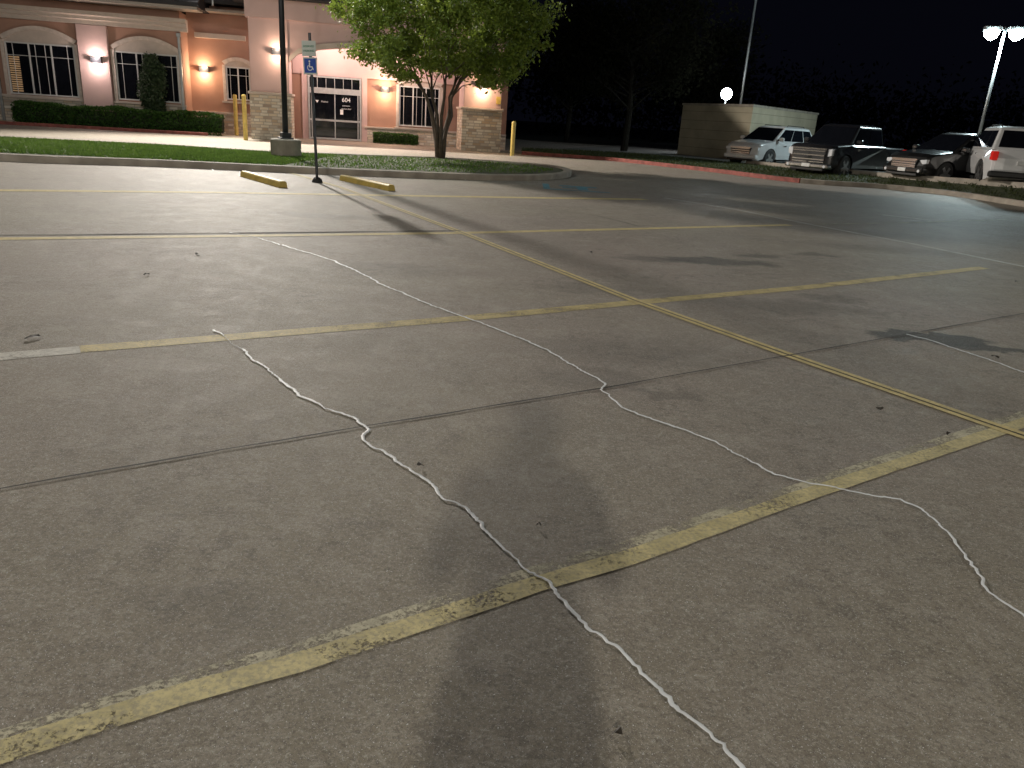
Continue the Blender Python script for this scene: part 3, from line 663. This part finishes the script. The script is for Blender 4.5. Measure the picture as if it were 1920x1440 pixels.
# ---------------------------------------------------------------- vehicles
m_tyre=mat('tyre_rubber',(.02,.02,.02),.8); m_rim=mat('alloy_rim',(.5,.5,.5),.3,.9,var=.05)
m_chr=mat('chrome',(.75,.75,.75),.15,1,var=.03); m_hl=mat('headlight_glass',(.7,.72,.75),.12,var=.05,spec=.9)
m_tl=mat('tail_light_red',(.45,.015,.01),.15,emit=(1,.03,.02),es=.25); m_pl=mat('number_plate',(.7,.7,.68),.4); m_blk=mat('black_trim',(.015,.015,.015),.45)
def vehicle(kind,col,loc,ang,lab,cat,Ln=4.9,W=1.95,Ht=1.78,truck=False,chrome=True,name='parked_car'):
    t=empty(name,loc,ang,label=lab,category=cat,group='vehicles parked in the upper lot')
    body=mat('car_paint_'+kind,col,.28,.0,var=.02,coat=1)
    h=Ln/2; belt=Ht*.62; hood=Ht*.575; g0=.26; wr=.39*(Ht/1.78); xa=h-.92; xb=-h+ .98
    def hw(x,z):
        e=abs(x)/h; w=W/2*(1-.13*e**4)
        if z<.45: w*=.97
        if z>belt-.15: w*=.965
        return w
    pr=[(h-.05,g0+.05),(h,.42),(h-.01,.62),(h-.05,hood-.26),(h-.12,hood-.12),(h-.28,hood-.03),(h-.6,hood+.02)]
    if truck: pr=[(h-.03,g0+.12),(h,.48),(h,.75),(h-.02,hood-.06),(h-.10,hood+.02),(h-.3,hood+.05)]
    xc=h-1.20 # cowl
    pr+=[(xc,belt+.02)]
    if truck: pr+=[(-.95,belt+.03),(-1.0,belt),(-h+.03,belt),(-h,belt-.08),(-h,.55),(-h+.05,.45)]
    else: pr+=[(-h+.25,belt+.03),(-h+.08,belt),(-h+.01,belt-.25),(-h-.02,.60),(-h+.05,.35)]
    pr+=[(xb-wr-.12,g0)]+[(xb+(wr+.07)*math.cos(math.pi*(1-i/8)),max(g0,wr-.02+(wr+.07)*math.sin(math.pi*i/8))) for i in range(9)]
    pr+=[(xa+(wr+.07)*math.cos(math.pi*(1-i/8)),max(g0,wr-.02+(wr+.07)*math.sin(math.pi*i/8))) for i in range(9)]
    fr=[-1,-.97,-.88,-.6,0,.6,.88,.97,1]; V=[];Fc=[]; m_=len(pr)
    for fj in fr:
        for x,z in pr:
            bx=0
            if abs(x)>h-.3: bx=(.13 if x>0 else -.07)*((1-fj*fj)-.35)
            zz=z+(.04*(1-fj*fj) if z>hood-.05 and z<belt+.1 and x>xc-.1 else 0)
            ed=1 if abs(fj)==1 else (.35 if abs(fj)==.97 else 0)
            V.append((x+bx-math.copysign(.07*ed,x)*(abs(x)>h-.35),fj*hw(x,z),zz-.05*ed*(z>hood-.1)))
    for j in range(len(fr)-1):
        for i in range(m_): Fc.append((j*m_+i,j*m_+(i+1)%m_,(j+1)*m_+(i+1)%m_,(j+1)*m_+i))
    Fc.append(tuple(range(m_))); Fc.append(tuple(range((len(fr)-1)*m_,len(fr)*m_))[::-1])
    b=MB(); b.v=V; b.f=Fc; bo=b.ob('body',body,t); bm=bmesh.new(); bm.from_mesh(bo.data); bmesh.ops.triangulate(bm,faces=[f for f in bm.faces if len(f.verts)>4]); bm.to_mesh(bo.data); bm.free()
    # greenhouse
    rb=-.85 if truck else -h+.12; rt_=-.80 if truck else -h+.58
    wb=W/2-.08; wt=W/2-.27; zb=belt-.0; zt=Ht; xr=xc-(.75 if truck else 1.0)
    V=[(xc+.06,-wb,zb),(xc+.06,wb,zb),(rb,wb,zb),(rb,-wb,zb),(xr,-wt,zt-.06),(xr,wt,zt-.06),(rt_,wt,zt-.07),(rt_,-wt,zt-.07)]
    k=MB(); k.v=V+[(xr-.25,-wt*.8,zt),(xr-.25,wt*.8,zt),(rt_+.3,wt*.8,zt-.01),(rt_+.3,-wt*.8,zt-.01)]
    k.f=[(0,1,5,4),(1,2,6,5),(2,3,7,6),(3,0,4,7),(4,5,9,8),(5,6,10,9),(6,7,11,10),(7,4,8,11),(8,9,10,11)]
    k.ob('cabin',body,t,bevel=.045)
    def pane(q,u0,u1,v0,v1,nm='window',mt=m_glass,o=.012):
        A_,B_,C_,D_=[Vector(V[i]) for i in q]
        def P_(u,v): return (A_.lerp(B_,u)).lerp(D_.lerp(C_,u),v)
        nn=(B_-A_).cross(D_-A_).normalized()
        if nn.dot((A_+B_+C_+D_)/4-Vector((-.3,0,Ht*.7)))<0: nn=-nn
        pts=[P_(u0,v0),P_(u1,v0),P_(u1,v1),P_(u0,v1)]
        kk=MB(); kk.v=[p_+nn*o for p_ in pts]+[p_-nn*.004 for p_ in pts]; kk.f=[(0,1,2,3),(4,7,6,5),(0,4,5,1),(1,5,6,2),(2,6,7,3),(3,7,4,0)]
        return kk.ob(nm,mt,t)
    pane((0,1,5,4),.05,.95,.06,.93,'windshield'); pane((2,3,7,6),.08,.92,.12,.88,'rear_window')
    for q,s_ in (((1,2,6,5),1),((0,3,7,4),1)):
        if truck: cuts=[(.05,.495),(.515,.95)]
        else: cuts=[(.05,.37),(.385,.68),(.70,.95)]
        for c_ in cuts: pane(q,c_[0],c_[1],.08,.86)
    # wheels
    for xw in (xa,xb):
        for sy_ in (1,-1):
            yw=sy_*(W/2-.15); ww=empty('wheel',(xw,yw,wr),0,t)
            kk=MB(); kk.tube([(0,-.12,0),(0,-.10,0),(0,.10,0),(0,.12,0)],[wr-.04,wr,wr,wr-.04],22); kk.ob('tyre',m_tyre,ww)
            kk=MB(); st_=[]
            for i in range(10):
                an=i*math.pi/5+.31; rr=wr*(.66 if i%2 else .24); aw=.20
                for s3 in (-aw,aw) if i%2 else (0,): st_.append((rr*math.cos(an+s3),rr*math.sin(an+s3)))
            kk.tube([(0,sy_*.117,0),(0,sy_*.121,0)],[wr*.72,wr*.72],22); kk.ob('rim_backing',m_blk,ww)
            kk=MB(); y0,y1=sorted((sy_*.1215,sy_*.128)); kk.prism(st_,1,y0,y1); kk.ob('rim',m_rim,ww)
    # front
    fx=h+.05
    k=MB(); gz0=.60 if truck else .58; gz1=hood-.10 if truck else hood-.22; gw=W*.33 if truck else W*.27
    k.prism([(-gw,gz1),(gw,gz1),(gw*.93,gz0),(-gw*.93,gz0)],0,h-.15,fx+.02); gr=k.ob('grille',m_blk,t)
    k=MB(); nb=3
    for i in range(nb): zz=gz0+(gz1-gz0)*(i+.5)/nb; k.box(fx+.02,fx+.035,-gw*.95,gw*.95,zz-.022,zz+.022)
    k.box(fx+.021,fx+.03,-gw,gw,gz1-.02,gz1+.03); k.box(fx+.021,fx+.03,-gw*.95,gw*.95,gz0-.03,gz0)
    k.ob('grille_bars',m_chr if chrome else m_blk,gr)
    k=MB(); k.box(h-.25,fx+(.10 if truck else .045),-W*.43,W*.43,.36,.54); k.ob('front_bumper',m_chr if truck else body,t,bevel=.05)
    k=MB(); k.box(h-.2,fx+.05,-W*.33,W*.33,.27,.352); k.ob('air_dam',m_blk,t,bevel=.02)
    for s_ in (1,-1):
        k=MB(); y0,y1=sorted((s_*gw*1.06,s_*W*.435)); zz0=gz1-.16 if not truck else gz1-.26
        k.prism([(y0,zz0 if s_>0 else zz0+.05),(y1,zz0+.05 if s_>0 else zz0),(y1,gz1+.03),(y0,gz1+.0)],0,h-.30,h+(.0 if truck else -.03)); k.ob('headlight',m_hl,t,bevel=.015)
        k=MB(); k.tube([(h,s_*W*.36,.44),(fx+.055+(.06 if truck else 0),s_*W*.36,.44)],.05,12); k.ob('fog_lamp',m_hl,t)
        k=MB(); y0,y1=sorted((s_*(W/2-.08),s_*(W/2-.26))); k.box(-h-.05,-h+.22,y0,y1,belt-.32,belt-.05); k.ob('tail_light',m_tl,t,bevel=.03)
        k=MB(); y0,y1=sorted((s_*(W/2-.06),s_*(W/2+.18))); k.box(xc-.38,xc-.24,y0,y1,belt+.03,belt+.20); k.ob('mirror',body,t,bevel=.05)
        for dx in (-.35,-1.35) if not truck else (-.2,):
            y0,y1=sorted((s_*(W/2-.06),s_*(W/2+.012))); k=MB().box(xc-.9+dx+.35,xc-.72+dx+.35,y0,y1,belt-.17,belt-.14); k.ob('door_handle',m_chr if chrome else body,t)
        if not truck:
            k=MB(); k.tube([(xr-.3,s_*wt*.85,zt-.03),(xr-.35,s_*wt*.85,zt+.04),(rt_+.4,s_*wt*.85,zt+.03),(rt_+.35,s_*wt*.85,zt-.04)],.016,6); k.ob('roof_rail',m_blk,t)
    MB().box(fx+.03,fx+(.12 if truck else .06),-.16,.16,.40,.52).ob('number_plate',m_pl,t)
    MB().box(-h-.09,-h+.02,-.16,.16,belt-.42,belt-.30).ob('number_plate',m_pl,t)
    k=MB(); k.box(-h-.08,-h+.2,-W*.44,W*.44,.36,.56); k.ob('rear_bumper',m_chr if truck else m_blk,t,bevel=.05)
    k=MB(); k.box(xb+.55,xa-.55,-W/2+.01,W/2-.01,g0-.04,g0+.06); k.ob('side_sill',m_blk,t,bevel=.02)
    return t
def putcar(px,py,zc,deg,Ln,**k):
    p=P(px,py,zc); tocam=math.atan2(-p.y,-p.x); a=tocam-math.radians(deg)
    rear=k.pop('rear',False)
    d=Vector((math.cos(a),math.sin(a),0))
    c=p-d*(Ln/2); hd=a
    if rear: hd=a+math.pi
    return vehicle(loc=(c.x,c.y,lotz(p.x)),ang=hd,Ln=Ln,**k)
putcar(1385,311,35,34,4.9,kind='white',col=(.62,.63,.64),lab='white sport utility vehicle parked beside the enclosure',cat='car',Ht=1.84)
putcar(1512,322,29,30,5.8,kind='black',col=(.010,.010,.012),lab='black pickup truck with chrome grille and bumper',cat='pickup truck',Ht=2.0,W=2.05,truck=True,name='parked_pickup_truck')
putcar(1690,336,27,42,4.9,kind='dark',col=(.010,.010,.010),lab='black sport utility vehicle between pickup and white vehicle',cat='car',Ht=1.78)
putcar(1905,354,24,-14,4.8,kind='white_rear',col=(.66,.66,.66),lab='white sport utility vehicle parked with its rear to the driveway',cat='car',Ht=1.92,rear=True)
# ---------------------------------------------------------------- dim trees
def dimtree(px,py,zc,ptop,hw_,seed,num,lab):
    r=random.Random(seed); p=P(px,py,zc); top=P(px,ptop,zc).z; R_=hw_/F*zc
    t=empty('tree',(p.x,p.y,0),label=lab,category='tree'); k=MB()
    k.tube([(0,0,0),(.1,0,top*.3),(0,.1,top*.6),(.1,0,top*.92)],[.22,.17,.11,.03],8); pt=[]
    for i in range(46):
        z=top*r.uniform(.28,.85); a=r.uniform(0,6.28); l=R_*r.uniform(.5,1)*(1-.5*abs(z/top-.5)); e=Vector((math.cos(a)*l,math.sin(a)*l,min(top,z+l*r.uniform(.2,.9))))
        mid=Vector((0,0,z)).lerp(e,.5)+Vector((0,0,.15)); k.tube([(0.05,0,z),mid,e],[.06,.04,.012],5)
        for j in range(6):
            s_=mid.lerp(e,r.random()); e2=s_+Vector((r.gauss(0,.6),r.gauss(0,.6),r.gauss(.4,.5))); k.tube([s_,e2],[.018,.006],4); pt.append(e2); pt.append(s_.lerp(e2,.6))
        pt.append(e)
    k.ob('trunk',m_dbark,t)
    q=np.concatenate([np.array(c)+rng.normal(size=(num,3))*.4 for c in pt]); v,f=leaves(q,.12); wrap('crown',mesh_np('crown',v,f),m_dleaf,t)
dimtree(1168,296,46,30,150,3,22,'sparse tree in the dark beyond the driveway')
dimtree(1290,298,58,75,110,5,20,'dim tree behind the concrete enclosure')
dimtree(1060,290,60,60,110,8,20,'dim tree standing past the clinic corner')
pt=[]
for i in range(150):
    x=rng.uniform(-2,75); y=rng.uniform(85,110); pt.append(np.array([x,y,0])+rng.normal(size=(120,3))*np.array([2.2,2,2.0])+np.array([0,0,rng.uniform(1,6)]))
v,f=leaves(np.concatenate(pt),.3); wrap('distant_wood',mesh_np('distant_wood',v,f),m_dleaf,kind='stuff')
# ---------------------------------------------------------------- the photographer
pe=empty('person',(0.02,-.42,0),label='person in dark jacket and trousers holding a phone',category='person')
J=[(0,0,.95),(0,0,1.15),(0,0,1.38),(0,.01,1.55),(0,.03,1.68),(0,.04,1.80),
   (-.18,0,1.42),(-.25,.05,1.18),(-.12,.30,1.30),(.18,0,1.42),(.25,.05,1.18),(.12,.30,1.30),
   (-.11,0,.88),(-.13,.01,.48),(-.14,-.02,.09),(-.15,.14,.04),(.11,0,.88),(.13,.01,.48),(.14,-.02,.09),(.15,.14,.04)]
E=[(0,1),(1,2),(2,3),(3,4),(4,5),(2,6),(6,7),(7,8),(2,9),(9,10),(10,11),(0,12),(12,13),(13,14),(14,15),(0,16),(16,17),(17,18),(18,19)]
RR=[.16,.155,.17,.07,.12,.10,.08,.058,.045,.08,.058,.045,.12,.085,.06,.045,.12,.085,.06,.045]
me=bpy.data.meshes.new('body'); me.from_pydata(J,E,[]); bo=wrap('body',me,None,pe)
sk=bo.modifiers.new('s','SKIN'); 
for i,sv in enumerate(me.skin_vertices[0].data): sv.radius=(RR[i],RR[i]*(.75 if i<3 else 1)); sv.use_root=(i==0)
su=bo.modifiers.new('u','SUBSURF'); su.levels=2; su.render_levels=2; me.materials.append(mat('dark_clothes',(.03,.03,.04),.8))
MB().box(-.075,.075,.345,.353,1.33,1.40).ob('phone',m_blk,pe)
# ---------------------------------------------------------------- world
w=bpy.data.worlds.new('World'); SC.world=w; w.use_nodes=True
bg=w.node_tree.nodes['Background']; bg.inputs[0].default_value=(.45,.5,1,1); bg.inputs[1].default_value=.0035
